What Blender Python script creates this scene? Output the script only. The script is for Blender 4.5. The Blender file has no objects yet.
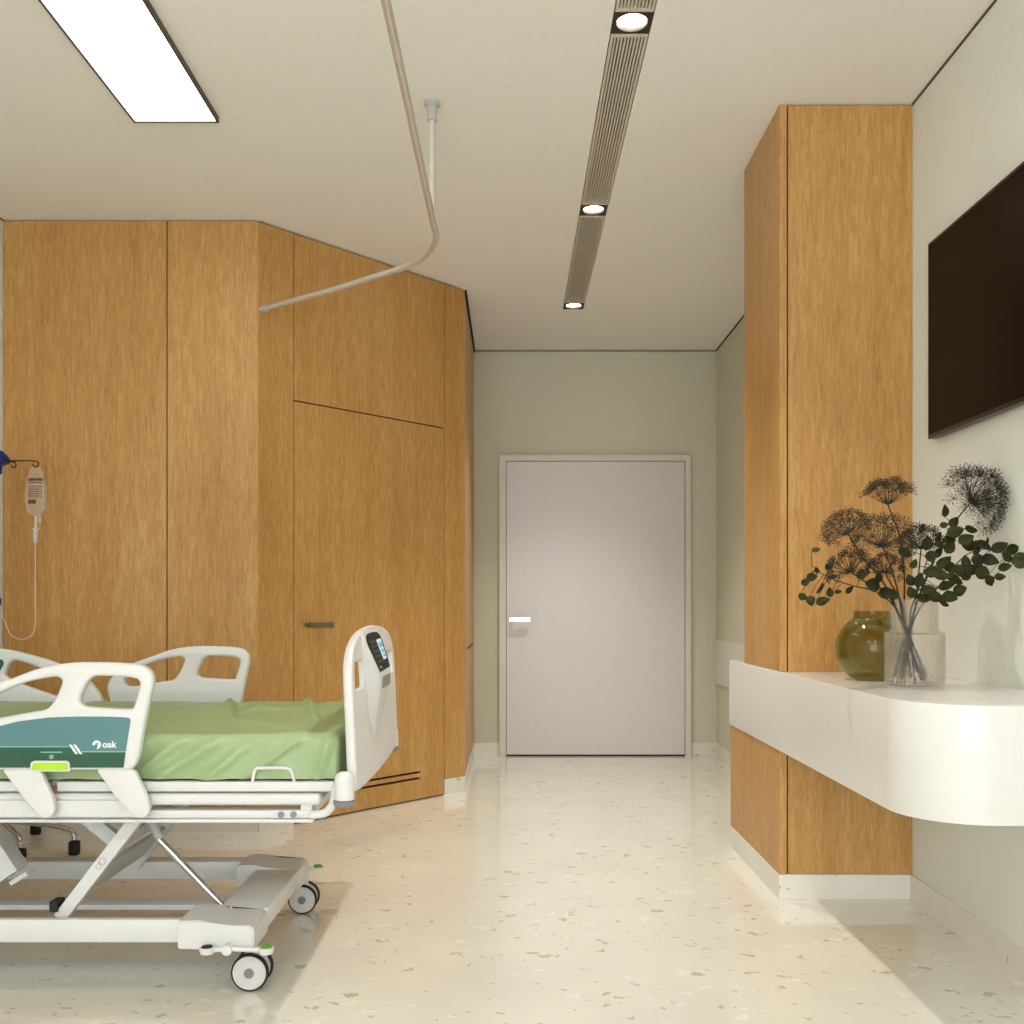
import bpy, bmesh, math, random
from mathutils import Vector, Matrix, noise
random.seed(7)
PI = math.pi
SC = bpy.context.scene
COL = SC.collection
F = 35.0 / 36.0 * 1024          # focal length in pixels of the 35 mm lens
HC = 1.07                        # camera height
HOR = 606.0                      # horizon row
H = 2.9                          # room height

def at(px, py, d):               # survey: a measured image point at a known distance
    return Vector(((px - 512) / F * d, d, HC - (py - HOR) / F * d))

# ------------------------------------------------------------------ materials
def new_mat(name):
    m = bpy.data.materials.new(name); m.use_nodes = True
    nt = m.node_tree
    for n in list(nt.nodes): nt.nodes.remove(n)
    out = nt.nodes.new('ShaderNodeOutputMaterial')
    b = nt.nodes.new('ShaderNodeBsdfPrincipled')
    nt.links.new(b.outputs[0], out.inputs[0])
    return m, nt, b, out

def lin(c):
    return tuple(((v / 255) / 12.92 if v <= 10 else ((v / 255 + .055) / 1.055) ** 2.4) for v in c) + (1.0,)

def plain(name, rgb, rough=.5, metal=0.0, coat=0.0, var=.03, scale=30, bump=0.0, sheen=0.0, spec=.5):
    m, nt, b, out = new_mat(name)
    tc = nt.nodes.new('ShaderNodeTexCoord')
    ns = nt.nodes.new('ShaderNodeTexNoise'); ns.inputs['Scale'].default_value = scale; ns.inputs['Detail'].default_value = 4
    nt.links.new(tc.outputs['Object'], ns.inputs['Vector'])
    rp = nt.nodes.new('ShaderNodeValToRGB')
    c = lin(rgb)
    rp.color_ramp.elements[0].color = tuple(v * (1 - var) for v in c[:3]) + (1,)
    rp.color_ramp.elements[1].color = tuple(min(1, v * (1 + var)) for v in c[:3]) + (1,)
    rp.color_ramp.elements[0].position = .3; rp.color_ramp.elements[1].position = .7
    nt.links.new(ns.outputs['Fac'], rp.inputs['Fac'])
    nt.links.new(rp.outputs[0], b.inputs['Base Color'])
    b.inputs['Roughness'].default_value = rough
    b.inputs['Metallic'].default_value = metal
    b.inputs['Coat Weight'].default_value = coat
    b.inputs['Coat Roughness'].default_value = .08
    b.inputs['Specular IOR Level'].default_value = spec
    if sheen:
        b.inputs['Sheen Weight'].default_value = sheen
        b.inputs['Sheen Roughness'].default_value = .4
    if bump:
        bp = nt.nodes.new('ShaderNodeBump'); bp.inputs['Strength'].default_value = bump; bp.inputs['Distance'].default_value = .002
        nt.links.new(ns.outputs['Fac'], bp.inputs['Height']); nt.links.new(bp.outputs[0], b.inputs['Normal'])
    return m

def oak(name, dark, mid, light, rough=.42):
    m, nt, b, out = new_mat(name)
    L = nt.links.new
    tc = nt.nodes.new('ShaderNodeTexCoord')
    def nz(scale, sc, detail, rgh=.6, dist=0):
        mp = nt.nodes.new('ShaderNodeMapping'); mp.inputs['Scale'].default_value = scale
        L(tc.outputs['Object'], mp.inputs['Vector'])
        n = nt.nodes.new('ShaderNodeTexNoise'); n.inputs['Scale'].default_value = sc
        n.inputs['Detail'].default_value = detail; n.inputs['Roughness'].default_value = rgh
        n.inputs['Distortion'].default_value = dist
        L(mp.outputs[0], n.inputs['Vector']); return n
    a = nz((1, 1, .07), 9, 6, .62, .5)        # cathedral bands
    f = nz((1, 1, .11), 95, 5, .75, .3)       # fibres
    p = nz((1, 1, .10), 230, 2, .6, 0)       # pores
    q = nz((1, 1, .5), 1.6, 3, .5, 0)         # broad tone drift
    def mix(x, y, k):
        mm = nt.nodes.new('ShaderNodeMix'); mm.data_type = 'FLOAT'; mm.inputs[0].default_value = k
        L(x, mm.inputs[2]); L(y, mm.inputs[3]); return mm.outputs[0]
    v = mix(mix(a.outputs['Fac'], f.outputs['Fac'], .68), q.outputs['Fac'], .2)
    rp = nt.nodes.new('ShaderNodeValToRGB'); e = rp.color_ramp.elements
    e[0].position = .34; e[0].color = lin(dark); e[1].position = .66; e[1].color = lin(light)
    k = e.new(.5); k.color = lin(mid)
    L(v, rp.inputs['Fac'])
    pr = nt.nodes.new('ShaderNodeValToRGB'); e = pr.color_ramp.elements
    e[0].position = .28; e[0].color = (.74, .69, .62, 1); e[1].position = .44; e[1].color = (1, 1, 1, 1)
    L(p.outputs['Fac'], pr.inputs['Fac'])
    mu = nt.nodes.new('ShaderNodeMix'); mu.data_type = 'RGBA'; mu.blend_type = 'MULTIPLY'; mu.inputs[0].default_value = .7
    L(rp.outputs[0], mu.inputs[6]); L(pr.outputs[0], mu.inputs[7])
    L(mu.outputs[2], b.inputs['Base Color'])
    b.inputs['Roughness'].default_value = rough
    bp = nt.nodes.new('ShaderNodeBump'); bp.inputs['Strength'].default_value = .12; bp.inputs['Distance'].default_value = .001
    L(p.outputs['Fac'], bp.inputs['Height']); L(bp.outputs[0], b.inputs['Normal'])
    return m

def terrazzo(name, base, chip_dark, chip_light, rough=.16, scale=11.0, coat=.3):
    m, nt, b, out = new_mat(name)
    L = nt.links.new
    tc = nt.nodes.new('ShaderNodeTexCoord')
    wn = nt.nodes.new('ShaderNodeTexNoise'); wn.inputs['Scale'].default_value = 26; wn.inputs['Detail'].default_value = 4
    L(tc.outputs['Object'], wn.inputs['Vector'])
    sub = nt.nodes.new('ShaderNodeVectorMath'); sub.operation = 'MULTIPLY_ADD'
    sub.inputs[1].default_value = (.085, .085, .085)
    L(wn.outputs['Color'], sub.inputs[0]); L(tc.outputs['Object'], sub.inputs[2])
    col = None
    bn = nt.nodes.new('ShaderNodeTexNoise'); bn.inputs['Scale'].default_value = 3.0; bn.inputs['Detail'].default_value = 5
    L(tc.outputs['Object'], bn.inputs['Vector'])
    rp = nt.nodes.new('ShaderNodeValToRGB')
    c = lin(base)
    rp.color_ramp.elements[0].position = .3; rp.color_ramp.elements[1].position = .7
    rp.color_ramp.elements[0].color = tuple(v * .95 for v in c[:3]) + (1,)
    rp.color_ramp.elements[1].color = tuple(v * 1.03 for v in c[:3]) + (1,)
    L(bn.outputs['Fac'], rp.inputs['Fac'])
    col = rp.outputs[0]
    def layer(col, sc, frac, size, rgb, off, alpha):
        mp = nt.nodes.new('ShaderNodeMapping'); mp.inputs['Location'].default_value = off
        mp.inputs['Rotation'].default_value = (0, 0, off[0])
        mp.inputs['Scale'].default_value = (.75, 1.25, 1)
        L(sub.outputs[0], mp.inputs['Vector'])
        vo = nt.nodes.new('ShaderNodeTexVoronoi'); vo.inputs['Scale'].default_value = sc; vo.inputs['Randomness'].default_value = 1
        vo.distance = 'CHEBYCHEV'
        L(mp.outputs[0], vo.inputs['Vector'])
        sp = nt.nodes.new('ShaderNodeSeparateColor'); L(vo.outputs['Color'], sp.inputs[0])
        lt = nt.nodes.new('ShaderNodeMath'); lt.operation = 'LESS_THAN'; lt.inputs[1].default_value = frac
        L(sp.outputs[0], lt.inputs[0])
        sz = nt.nodes.new('ShaderNodeMath'); sz.operation = 'MULTIPLY'; sz.inputs[1].default_value = size
        L(sp.outputs[1], sz.inputs[0])
        ds = nt.nodes.new('ShaderNodeMath'); ds.operation = 'LESS_THAN'
        L(vo.outputs['Distance'], ds.inputs[0]); L(sz.outputs[0], ds.inputs[1])
        an = nt.nodes.new('ShaderNodeMath'); an.operation = 'MULTIPLY'
        L(lt.outputs[0], an.inputs[0]); L(ds.outputs[0], an.inputs[1])
        al = nt.nodes.new('ShaderNodeMath'); al.operation = 'MULTIPLY'; al.inputs[1].default_value = alpha
        L(an.outputs[0], al.inputs[0])
        mx = nt.nodes.new('ShaderNodeMix'); mx.data_type = 'RGBA'
        L(al.outputs[0], mx.inputs[0]); L(col, mx.inputs[6]); mx.inputs[7].default_value = lin(rgb)
        return mx.outputs[2]
    col = layer(col, scale, .42, .30, chip_light, (.3, 1.7, .2), .75)
    col = layer(col, scale * 1.1, .35, .27, chip_dark, (1.1, .4, .7), .65)
    col = layer(col, scale * 1.9, .25, .24, chip_dark, (2.3, 3.4, .5), .55)
    L(col, b.inputs['Base Color'])
    b.inputs['Roughness'].default_value = rough
    b.inputs['Coat Weight'].default_value = coat
    b.inputs['Coat Roughness'].default_value = .05
    return m

def glassy(name, tint, clear=.7, rough=.03, bump=0.0, bscale=60, ior=1.3, haze=0.0):
    """a see-through wall: part straight transmission, part refraction and gloss"""
    m, nt, b, out = new_mat(name)
    L = nt.links.new
    b.inputs['Base Color'].default_value = tint
    b.inputs['Transmission Weight'].default_value = 1
    b.inputs['Roughness'].default_value = rough
    b.inputs['IOR'].default_value = ior
    tr = nt.nodes.new('ShaderNodeBsdfTransparent'); tr.inputs[0].default_value = tint
    mx = nt.nodes.new('ShaderNodeMixShader'); mx.inputs[0].default_value = clear
    tc = nt.nodes.new('ShaderNodeTexCoord')
    ns = nt.nodes.new('ShaderNodeTexNoise'); ns.inputs['Scale'].default_value = bscale
    L(tc.outputs['Object'], ns.inputs['Vector'])
    if bump:
        bp = nt.nodes.new('ShaderNodeBump'); bp.inputs['Strength'].default_value = bump; bp.inputs['Distance'].default_value = .004
        L(ns.outputs['Fac'], bp.inputs['Height']); L(bp.outputs[0], b.inputs['Normal'])
    L(b.outputs[0], mx.inputs[1]); L(tr.outputs[0], mx.inputs[2])
    if haze:
        df = nt.nodes.new('ShaderNodeBsdfDiffuse'); df.inputs[0].default_value = (.9, .9, .88, 1)
        m2 = nt.nodes.new('ShaderNodeMixShader'); m2.inputs[0].default_value = haze
        L(mx.outputs[0], m2.inputs[1]); L(df.outputs[0], m2.inputs[2]); L(m2.outputs[0], out.inputs[0])
    else: L(mx.outputs[0], out.inputs[0])
    return m

def glow(name, rgb, strength, base=(240, 240, 235)):
    m, nt, b, out = new_mat(name)
    b.inputs['Base Color'].default_value = lin(base)
    b.inputs['Emission Color'].default_value = rgb + (1,)
    b.inputs['Emission Strength'].default_value = strength
    return m

M = {}
M['oak'] = oak('oak veneer', (168, 117, 57), (195, 147, 82), (217, 175, 112))
M['floor'] = terrazzo('terrazzo floor', (235, 232, 219), (176, 166, 142), (246, 243, 234), rough=.1, scale=17, coat=.4)
M['skirting'] = terrazzo('terrazzo skirting', (238, 234, 223), (176, 166, 142), (240, 236, 224), rough=.35, scale=14, coat=0)
M['ceiling'] = plain('ceiling paint', (246, 242, 235), .9, var=.01)
M['wall'] = plain('sage white paint', (236, 237, 227), .75, var=.01)
M['sage'] = plain('sage green paint', (215, 214, 193), .75, var=.01)
M['dark'] = plain('dark shadow gap', (30, 26, 22), .9, var=.0)
M['gap_shade'] = plain('grey brown reveal', (92, 84, 70), .9, var=.0)  # shade of the ceiling gap, given as a paint colour
M['door'] = plain('white lacquered door', (224, 221, 219), .35, var=.01, spec=.5)
M['frame'] = plain('white door frame', (226, 222, 212), .45, var=.01)
M['band'] = plain('pale wall band', (222, 222, 212), .5, var=.01)
M['counter'] = plain('white solid surface', (230, 228, 223), .2, var=.01, coat=.3)
M['bed_white'] = plain('white bed plastic', (222, 221, 218), .38, var=.01)
M['bed_metal'] = plain('white powder coated steel', (220, 219, 217), .42, var=.015)
M['bed_grey'] = plain('pale grey steel', (190, 190, 186), .4, var=.02)
M['grey'] = plain('mid grey plastic', (132, 132, 130), .5)
M['wheel'] = plain('white wheel disc', (214, 212, 207), .4)
M['rubber'] = plain('black rubber', (28, 28, 28), .6)
M['chrome'] = plain('polished steel', (205, 205, 205), .12, metal=1, var=.02)
M['steel'] = plain('brushed nickel', (150, 140, 124), .35, metal=1, var=.04)
M['alu'] = plain('satin aluminium', (226, 224, 219), .3, metal=.65, var=.03)
M['rodwhite'] = plain('white rod', (214, 208, 198), .3, var=.02)
M['sheet'] = plain('green bed sheet', (150, 172, 121), .46, var=.03, scale=60, bump=.12, spec=1.0)
M['mattress'] = plain('mattress foam cover', (120, 140, 90), .8)
M['teal'] = plain('teal panel', (86, 130, 134), .4, var=.04, scale=6)
M['forest'] = plain('dark green panel', (34, 82, 62), .4, var=.05, scale=8)
M['mint'] = plain('mint line', (130, 190, 160), .4)
M['white_ink'] = plain('white print', (238, 240, 238), .5, var=0)
M['lime'] = plain('lime plastic', (176, 222, 44), .4)
M['green_pedal'] = plain('green pedal pad', (98, 176, 40), .45)
M['panel_black'] = plain('black control face', (14, 16, 14), .5, spec=.2)
M['key_grey'] = plain('grey keys', (70, 76, 70), .5)
M['screen_blue'] = glow('bed display', (.25, .62, .95), .3, (90, 160, 200))
M['screen_pale'] = glow('bed display pale', (.7, .88, 1.0), .3, (200, 220, 230))
M['screen'] = plain('black tv screen', (20, 13, 9), .25, var=0, spec=.06)
M['bezel'] = plain('black tv bezel', (8, 7, 6), .35, var=0)
M['bronze'] = plain('dark bronze lamp frame', (84, 72, 58), .5)
M['housing'] = plain('dark lamp housing', (48, 38, 30), .6)
M['blue'] = plain('navy blue plastic', (12, 34, 112), .4)
M['wire'] = plain('dark wire', (44, 40, 36), .4, metal=.6)
M['stem'] = plain('dark dried stem', (50, 36, 24), .8, var=.15)
M['umbel'] = plain('dried flower head', (56, 51, 36), .9, var=.25, scale=80)
M['umbel_dark'] = plain('dark dried flower head', (38, 36, 26), .9, var=.25, scale=80)
M['leaf'] = plain('dark green leaf', (46, 49, 17), .6, var=.8, scale=16, spec=.2)
M['clear_glass'] = glassy('clear bubbled glass', (.985, .99, .985, 1), .6, .06, .6, 110, 1.3, .03)
M['olive_glass'] = glassy('olive glass', (.68, .69, .48, 1), .5, .04, .3, 8, 1.45)
M['bag'] = glassy('clear fluid bag', (.98, .98, .98, 1), .6, .1, .3, 40, 1.35, .12)
M['tube'] = glassy('clear tube', (.97, .96, .95, 1), .4, .3, 0, 40, 1.1, .35)
M['pane'] = glassy('window pane', (.97, .98, .98, 1), .85, .0, 0, 1, 1.05)
M['print'] = plain('printed label', (84, 66, 56), .6, var=.05)
M['print_light'] = plain('pale label', (206, 200, 190), .6, var=.05)
M['lamp_panel'] = glow('light panel diffuser', (1.0, .985, .965), 5.5)
M['fill_panel'] = glow('added fill panel glow', (1.0, .985, .97), 8.0)  # glow of the two unseen panels added for fill light
M['lamp_lens'] = glow('downlight lens', (1.0, .9, .74), 22.0)
M['slat'] = plain('grille slat', (206, 196, 178), .6, var=.02)

# ------------------------------------------------------------------ mesh building
class MB:
    """collects shapes, in world coordinates, into one mesh"""
    def __init__(self): self.bm = bmesh.new()
    def box(self, x0, x1, y0, y1, z0, z1, bevel=0.0, seg=2, mat=None):
        r = bmesh.ops.create_cube(self.bm, size=1)
        vs = r['verts']
        for v in vs:
            v.co = Vector(((x0 + x1) / 2 + v.co.x * (x1 - x0), (y0 + y1) / 2 + v.co.y * (y1 - y0), (z0 + z1) / 2 + v.co.z * (z1 - z0)))
            if mat is not None: v.co = mat @ v.co
        if bevel > 0:
            es = list({e for v in vs for e in v.link_edges})
            bmesh.ops.bevel(self.bm, geom=es, offset=bevel, segments=seg, affect='EDGES', profile=.5)
        return self
    def cyl(self, a, b, r, r2=None, n=20, cap=True):
        a, b = Vector(a), Vector(b); d = b - a
        q = Vector((0, 0, 1)).rotation_difference(d.normalized()).to_matrix().to_4x4()
        bmesh.ops.create_cone(self.bm, cap_ends=cap, segments=n, radius1=r, radius2=r if r2 is None else r2, depth=d.length,
                              matrix=Matrix.Translation((a + b) / 2) @ q)
        return self
    def tube(self, pts, r, n=10, cap=True):
        pts = [Vector(p) for p in pts]
        rs = r if isinstance(r, (list, tuple)) else [r] * len(pts)
        rings = []; up = None
        for i, p in enumerate(pts):
            t = (pts[min(i + 1, len(pts) - 1)] - pts[max(i - 1, 0)]).normalized()
            if up is None:
                up = Vector((0, 0, 1)) if abs(t.z) < .9 else Vector((1, 0, 0))
            s = t.cross(up).normalized(); up = s.cross(t).normalized()
            rings.append([self.bm.verts.new(p + rs[i] * (math.cos(2 * PI * k / n) * s + math.sin(2 * PI * k / n) * up)) for k in range(n)])
        for a, b in zip(rings, rings[1:]):
            for k in range(n):
                self.bm.faces.new((a[k], a[(k + 1) % n], b[(k + 1) % n], b[k]))
        if cap:
            self.bm.faces.new(rings[0][::-1]); self.bm.faces.new(rings[-1])
        return self
    def lathe(self, prof, c=(0, 0, 0), n=48, axis='Z', closed=False):
        c = Vector(c); rings = []
        for r, h in prof:
            ring = []
            for k in range(n):
                a = 2 * PI * k / n; u, w = r * math.cos(a), r * math.sin(a)
                co = Vector((u, w, h)) if axis == 'Z' else (Vector((u, h, w)) if axis == 'Y' else Vector((h, u, w)))
                ring.append(self.bm.verts.new(c + co))
            rings.append(ring)
        m = len(rings)
        for i in range(m if closed else m - 1):
            a, b = rings[i], rings[(i + 1) % m]
            for k in range(n):
                self.bm.faces.new((a[k], a[(k + 1) % n], b[(k + 1) % n], b[k]))
        if not closed:
            for ring in (rings[0], rings[-1]):
                self.bm.faces.new(ring)
        return self
    def poly(self, pts, z0, z1, to=lambda a, b, h: Vector((a, b, h))):
        lo = [self.bm.verts.new(to(a, b, z0)) for a, b in pts]
        hi = [self.bm.verts.new(to(a, b, z1)) for a, b in pts]
        n = len(pts)
        self.bm.faces.new(lo[::-1]); self.bm.faces.new(hi)
        for k in range(n): self.bm.faces.new((lo[k], lo[(k + 1) % n], hi[(k + 1) % n], hi[k]))
        return self
    def mesh(self, me, fn):
        vs = [self.bm.verts.new(fn(v.co)) for v in me.vertices]
        for p in me.polygons:
            try: self.bm.faces.new([vs[i] for i in p.vertices])
            except ValueError: pass
        return self
    def ball(self, c, r, sub=1, scale=(1, 1, 1)):
        m = Matrix.Translation(c) @ Matrix.Diagonal((scale[0], scale[1], scale[2], 1))
        bmesh.ops.create_icosphere(self.bm, subdivisions=sub, radius=r, matrix=m)
        return self
    def build(self, name, mat, parent=None, loc=None, smooth=None, kind=None):
        org = ORG[parent] if parent is not None else Vector(loc if loc is not None else (0, 0, 0))
        bmesh.ops.remove_doubles(self.bm, verts=self.bm.verts, dist=1e-6)
        big = [f for f in self.bm.faces if len(f.verts) > 8]
        if big: bmesh.ops.triangulate(self.bm, faces=big, ngon_method='EAR_CLIP')
        bmesh.ops.recalc_face_normals(self.bm, faces=self.bm.faces)
        for v in self.bm.verts: v.co -= org
        me = bpy.data.meshes.new(name); self.bm.to_mesh(me); self.bm.free()
        me.materials.append(mat)
        if smooth is not None:
            me.polygons.foreach_set('use_smooth', [True] * len(me.polygons))
            if smooth < 180: me.set_sharp_from_angle(angle=math.radians(smooth))
        o = bpy.data.objects.new(name, me); COL.objects.link(o)
        if parent is not None: o.parent = parent
        else: o.location = org
        ORG[o] = org
        if kind: o['kind'] = kind
        return o
ORG = {}

def catmull(pts, sub=6, closed=True):
    pts = [Vector(p) for p in pts]; n = len(pts); out = []
    rng = range(n) if closed else range(n - 1)
    for i in rng:
        if closed: p0, p1, p2, p3 = pts[i - 1], pts[i], pts[(i + 1) % n], pts[(i + 2) % n]
        else: p0, p1, p2, p3 = pts[max(i - 1, 0)], pts[i], pts[i + 1], pts[min(i + 2, n - 1)]
        for k in range(sub):
            t = k / sub
            out.append(.5 * ((2 * p1) + (p2 - p0) * t + (2 * p0 - 5 * p1 + 4 * p2 - p3) * t * t + (3 * p1 - p0 - 3 * p2 + p3) * t ** 3))
    if not closed: out.append(pts[-1])
    return out

def rounded(pts, r, seg=5):
    """polygon with every corner rounded"""
    pts = [Vector(p) for p in pts]; n = len(pts); out = []
    for i in range(n):
        a, b, c = pts[i - 1], pts[i], pts[(i + 1) % n]
        u, w = (a - b), (c - b)
        k = min(r, u.length * .45, w.length * .45)
        p, q = b + u.normalized() * k, b + w.normalized() * k
        for s in range(seg + 1):
            t = s / seg
            out.append((1 - t) ** 2 * p + 2 * t * (1 - t) * b + t * t * q)
    return out

def plate(outer, holes, thick, bevel):
    """flat plate with holes and rounded edges; lies in local XY, centred on Z"""
    cu = bpy.data.curves.new('plate', 'CURVE'); cu.dimensions = '2D'; cu.fill_mode = 'BOTH'
    cu.extrude = max(thick / 2 - bevel, 0); cu.bevel_depth = bevel; cu.bevel_resolution = 2; cu.offset = -bevel
    for ring in [outer] + list(holes):
        sp = cu.splines.new('POLY'); sp.points.add(len(ring) - 1)
        for p, q in zip(sp.points, ring): p.co = (q[0], q[1], 0, 1)
        sp.use_cyclic_u = True
    o = bpy.data.objects.new('plate', cu)
    me = bpy.data.meshes.new_from_object(o)
    bpy.data.objects.remove(o); bpy.data.curves.remove(cu)
    return me

def tag(o, label, cat, group=None):
    o['label'] = label; o['category'] = cat
    if group: o['group'] = group
    return o
def thing(name, loc, label, cat, group=None):
    o = bpy.data.objects.new(name, None); COL.objects.link(o); o.location = loc
    o.empty_display_size = .1; ORG[o] = Vector(loc)
    return tag(o, label, cat, group)
def part_label(o, t): o['label'] = t; return o
ST = 'structure'

# ------------------------------------------------------------------ room
XL, XR, YB, YF, YW = -2.414, 1.461, 7.12, -2.6, 4.72
MB().box(XL - .1, XR + .1, YF - .1, YB + .1, -.1, 0).build('floor', M['floor'], kind=ST)
S0, S1, SY0, SY1 = .3135, .44, .9, 6.149
(MB().box(XL - .1, S0, YF - .1, YB + .1, H, H + .2).box(S1, XR + .1, YF - .1, YB + .1, H, H + .2)
 .box(S0, S1, YF - .1, SY0, H, H + .2).box(S0, S1, SY1, YB + .1, H, H + .2)
 .box(S0, S1, SY0, SY1, H + .12, H + .2)).build('ceiling', M['ceiling'], kind=ST)
MB().box(XR, XR + .1, YF, 4.0, 0, H).build('wall_right', M['wall'], kind=ST)
MB().box(XR, XR + .1, 4.0, YB, 0, H).build('wall_corridor_right', M['sage'], kind=ST)
MB().box(XL - .1, XL, YF, YW + .12, 0, H).build('wall_left', M['wall'], kind=ST)
MB().box(-.40, XR + .1, YB, YB + .1, 0, H).build('wall_back', M['sage'], kind=ST)
# wall behind the camera with a wide window
WX0, WX1, WZ0, WZ1 = -1.75, 1.38, .35, 2.6
(MB().box(XL, WX0, YF - .1, YF, 0, H).box(WX1, XR, YF - .1, YF, 0, H)
 .box(WX0, WX1, YF - .1, YF, 0, WZ0).box(WX0, WX1, YF - .1, YF, WZ1, H)).build('wall_front', M['wall'], kind=ST)
wf = MB()
for x in (WX0, (WX0 + WX1) / 2 - .02, WX1 - .04): wf.box(x, x + .04, YF - .08, YF - .02, WZ0, WZ1)
wf.box(WX0, WX1, YF - .08, YF - .02, WZ0, WZ0 + .04).box(WX0, WX1, YF - .08, YF - .02, WZ1 - .04, WZ1)
w1 = wf.build('window_1', M['frame'], kind=ST)
MB().box(WX0 + .03, WX1 - .03, YF - .055, YF - .045, WZ0 + .03, WZ1 - .03).build('window_pane', M['pane'], w1)

# rear panelled wall: dark carcass, two oak panels with a shadow gap
BASE = .091
MB().box(XL, -1.19, YW + .02, YW + .1, 0, H).build('wall_rear', M['dark'], kind=ST)
gx = (167 - 512) / F * YW
(MB().box(XL + .004, gx - .003, YW, YW + .02, BASE, H - .004)
 .poly([(gx + .003, YW), (-1.204, YW), (-1.213, YW + .02), (gx + .003, YW + .02)], BASE, H - .004)).build('wall_oak_rear', M['oak'], kind=ST)
MB().box(XL + .004, -1.206, YW - .002, YW + .02, 0, BASE - .002).build('baseboard_rear', M['skirting'], kind=ST)
# angled panelled wall
A0 = Vector((-1.204, YW, 0)); DT = Vector((.93, 1.03, 0)).normalized(); DN = Vector((1.03, -.93, 0)).normalized(); LA = 1.3877
AM = Matrix(((DT.x, DN.x, 0, A0.x), (DT.y, DN.y, 0, A0.y), (0, 0, 1, 0), (0, 0, 0, 1)))   # local: s along the wall, n out of it, z
def abox(mb, s0, s1, n0, n1, z0, z1, bevel=0): return mb.box(s0, s1, n0, n1, z0, z1, bevel, 2, AM)
SD0, SD1, DZ = .2046, 1.2233, 2.072
abox(MB(), .02, LA - .02, -.12, -.021, 0, H).build('wall_angled', M['dark'], kind=ST)
m = MB()
abox(m, 0, SD0 - .004, -.02, 0, BASE, H - .008)
abox(m, SD1 + .004, LA, -.02, 0, BASE, H - .008)
abox(m, SD0 + .001, SD1 - .001, -.02, 0, DZ + .007, H - .008)
m.build('wall_oak_angled', M['oak'], kind=ST)
m = MB(); abox(m, 0.004, SD0 - .003, -.02, .002, 0, BASE - .002); abox(m, SD1 + .003, LA + .002, -.02, .002, 0, BASE - .002)
m.build('baseboard_angled', M['skirting'], kind=ST)
# oak door leaf with two vent slots near the floor
m = MB()
v0, v1 = .385, 1.043
zs = [.008, .115, .127, .148, .160, DZ]
abox(m, SD0 + .001, v0, -.02, 0, zs[0], DZ); abox(m, v1, SD1 - .001, -.02, 0, zs[0], DZ)
for a, b in ((0, 1), (2, 3), (4, 5)): abox(m, v0, v1, -.02, 0, zs[a], zs[b])
d2 = m.build('door_2', M['oak'], kind=ST)
m = MB()
m.cyl(AM @ Vector((.276, .003, .976)), AM @ Vector((.276, .05, .976)), .011)
abox(m, .262, .405, .044, .056, .963, .989, .001)
m.build('door_handle', M['steel'], d2)
# corridor side of the oak block
XC, YC = -.272, A0.y + DT.y * LA
MB().box(XC - .12, XC - .021, YC, YB, 0, H).build('wall_corridor_left', M['dark'], kind=ST)
m = MB()
m.box(XC - .02, XC, YC + .001, 6.06, BASE, H - .04).box(XC - .02, XC, 6.064, YB, BASE, .802).box(XC - .02, XC, 6.064, YB, .818, H - .04)
m.build('wall_oak_corridor', M['oak'], kind=ST)
MB().box(XC - .02, XC + .002, YC, YB, 0, BASE - .002).build('baseboard_corridor_left', M['skirting'], kind=ST)
MB().box(XC, XC + .009, YC + .012, YB - .009, H - .022, H).build('trim_gap_shade_corridor_left', M['dark'], kind=ST)  # solid dark strip standing in for the shaded gap at the ceiling
# other baseboards and dark strips painted as the shade of ceiling gaps
PX0, PY0, PY1, PYL = .975, 3.63, 4.18, 4.44
MB().box(XC + .002, -.091, YB - .012, YB, 0, BASE).build('baseboard_back_left', M['skirting'], kind=ST)
MB().box(1.275, XR - .012, YB - .012, YB, 0, BASE).build('baseboard_back_right', M['skirting'], kind=ST)
MB().box(XR - .012, XR, PYL + .003, YB, 0, BASE).build('baseboard_corridor_right', M['skirting'], kind=ST)
MB().box(XR - .01, XR, YF, PY0 - .003, 0, BASE).build('baseboard_right', M['skirting'], kind=ST)
MB().box(XL, XL + .01, YF, 4.717, 0, BASE).build('baseboard_left', M['skirting'], kind=ST)
MB().box(XR - .005, XR, YF, PY0 - .002, H - .007, H).build('trim_gap_shade_right', M['gap_shade'], kind=ST)  # strips from here on carry the gap's shade in their colour
MB().box(XR - .005, XR, PY1 + .002, YB, H - .009, H).build('trim_gap_shade_corridor_right', M['dark'], kind=ST)
MB().box(XC, XR - .008, YB - .008, YB, H - .012, H).build('trim_gap_shade_back', plain('back reveal', (150, 144, 124), .9), kind=ST)
MB().box(XL, XL + .004, YF, YW - .001, H - .005, H).build('trim_gap_shade_left', M['dark'], kind=ST)
# white door at the end of the corridor
FX0, FX1, FZ = -.0894, 1.273, 2.143
LX0, LX1, LZ = -.039, 1.230, 2.099
d1 = MB().box(LX0, LX1, YB - .03, YB - .001, .012, LZ, .001).build('door_1', M['door'], kind=ST)
(MB().box(FX0, LX0 - .004, YB - .04, YB - .001, 0, FZ).box(LX1 + .004, FX1, YB - .04, YB - .001, 0, FZ)
 .box(LX0 - .004, LX1 + .004, YB - .04, YB - .001, LZ + .004, FZ)).build('door_frame', M['frame'], d1)
MB().box(LX0 - .004, LX1 + .004, YB - .006, YB - .0005, 0, LZ + .004).build('door_gap', M['dark'], d1)
m = MB().box(-.018, .129, YB - .085, YB - .07, .957, .990, .0015, 1).cyl((.002, YB - .075, .973), (.002, YB - .03, .973), .012)
m.build('door_handle', M['chrome'], d1)

# pale band along the corridor wall
MB().box(XR - .02, XR, PYL + .012, YB - .0005, .5265, .831, .002).build('trim_band_right', M['band'], kind=ST)

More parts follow.
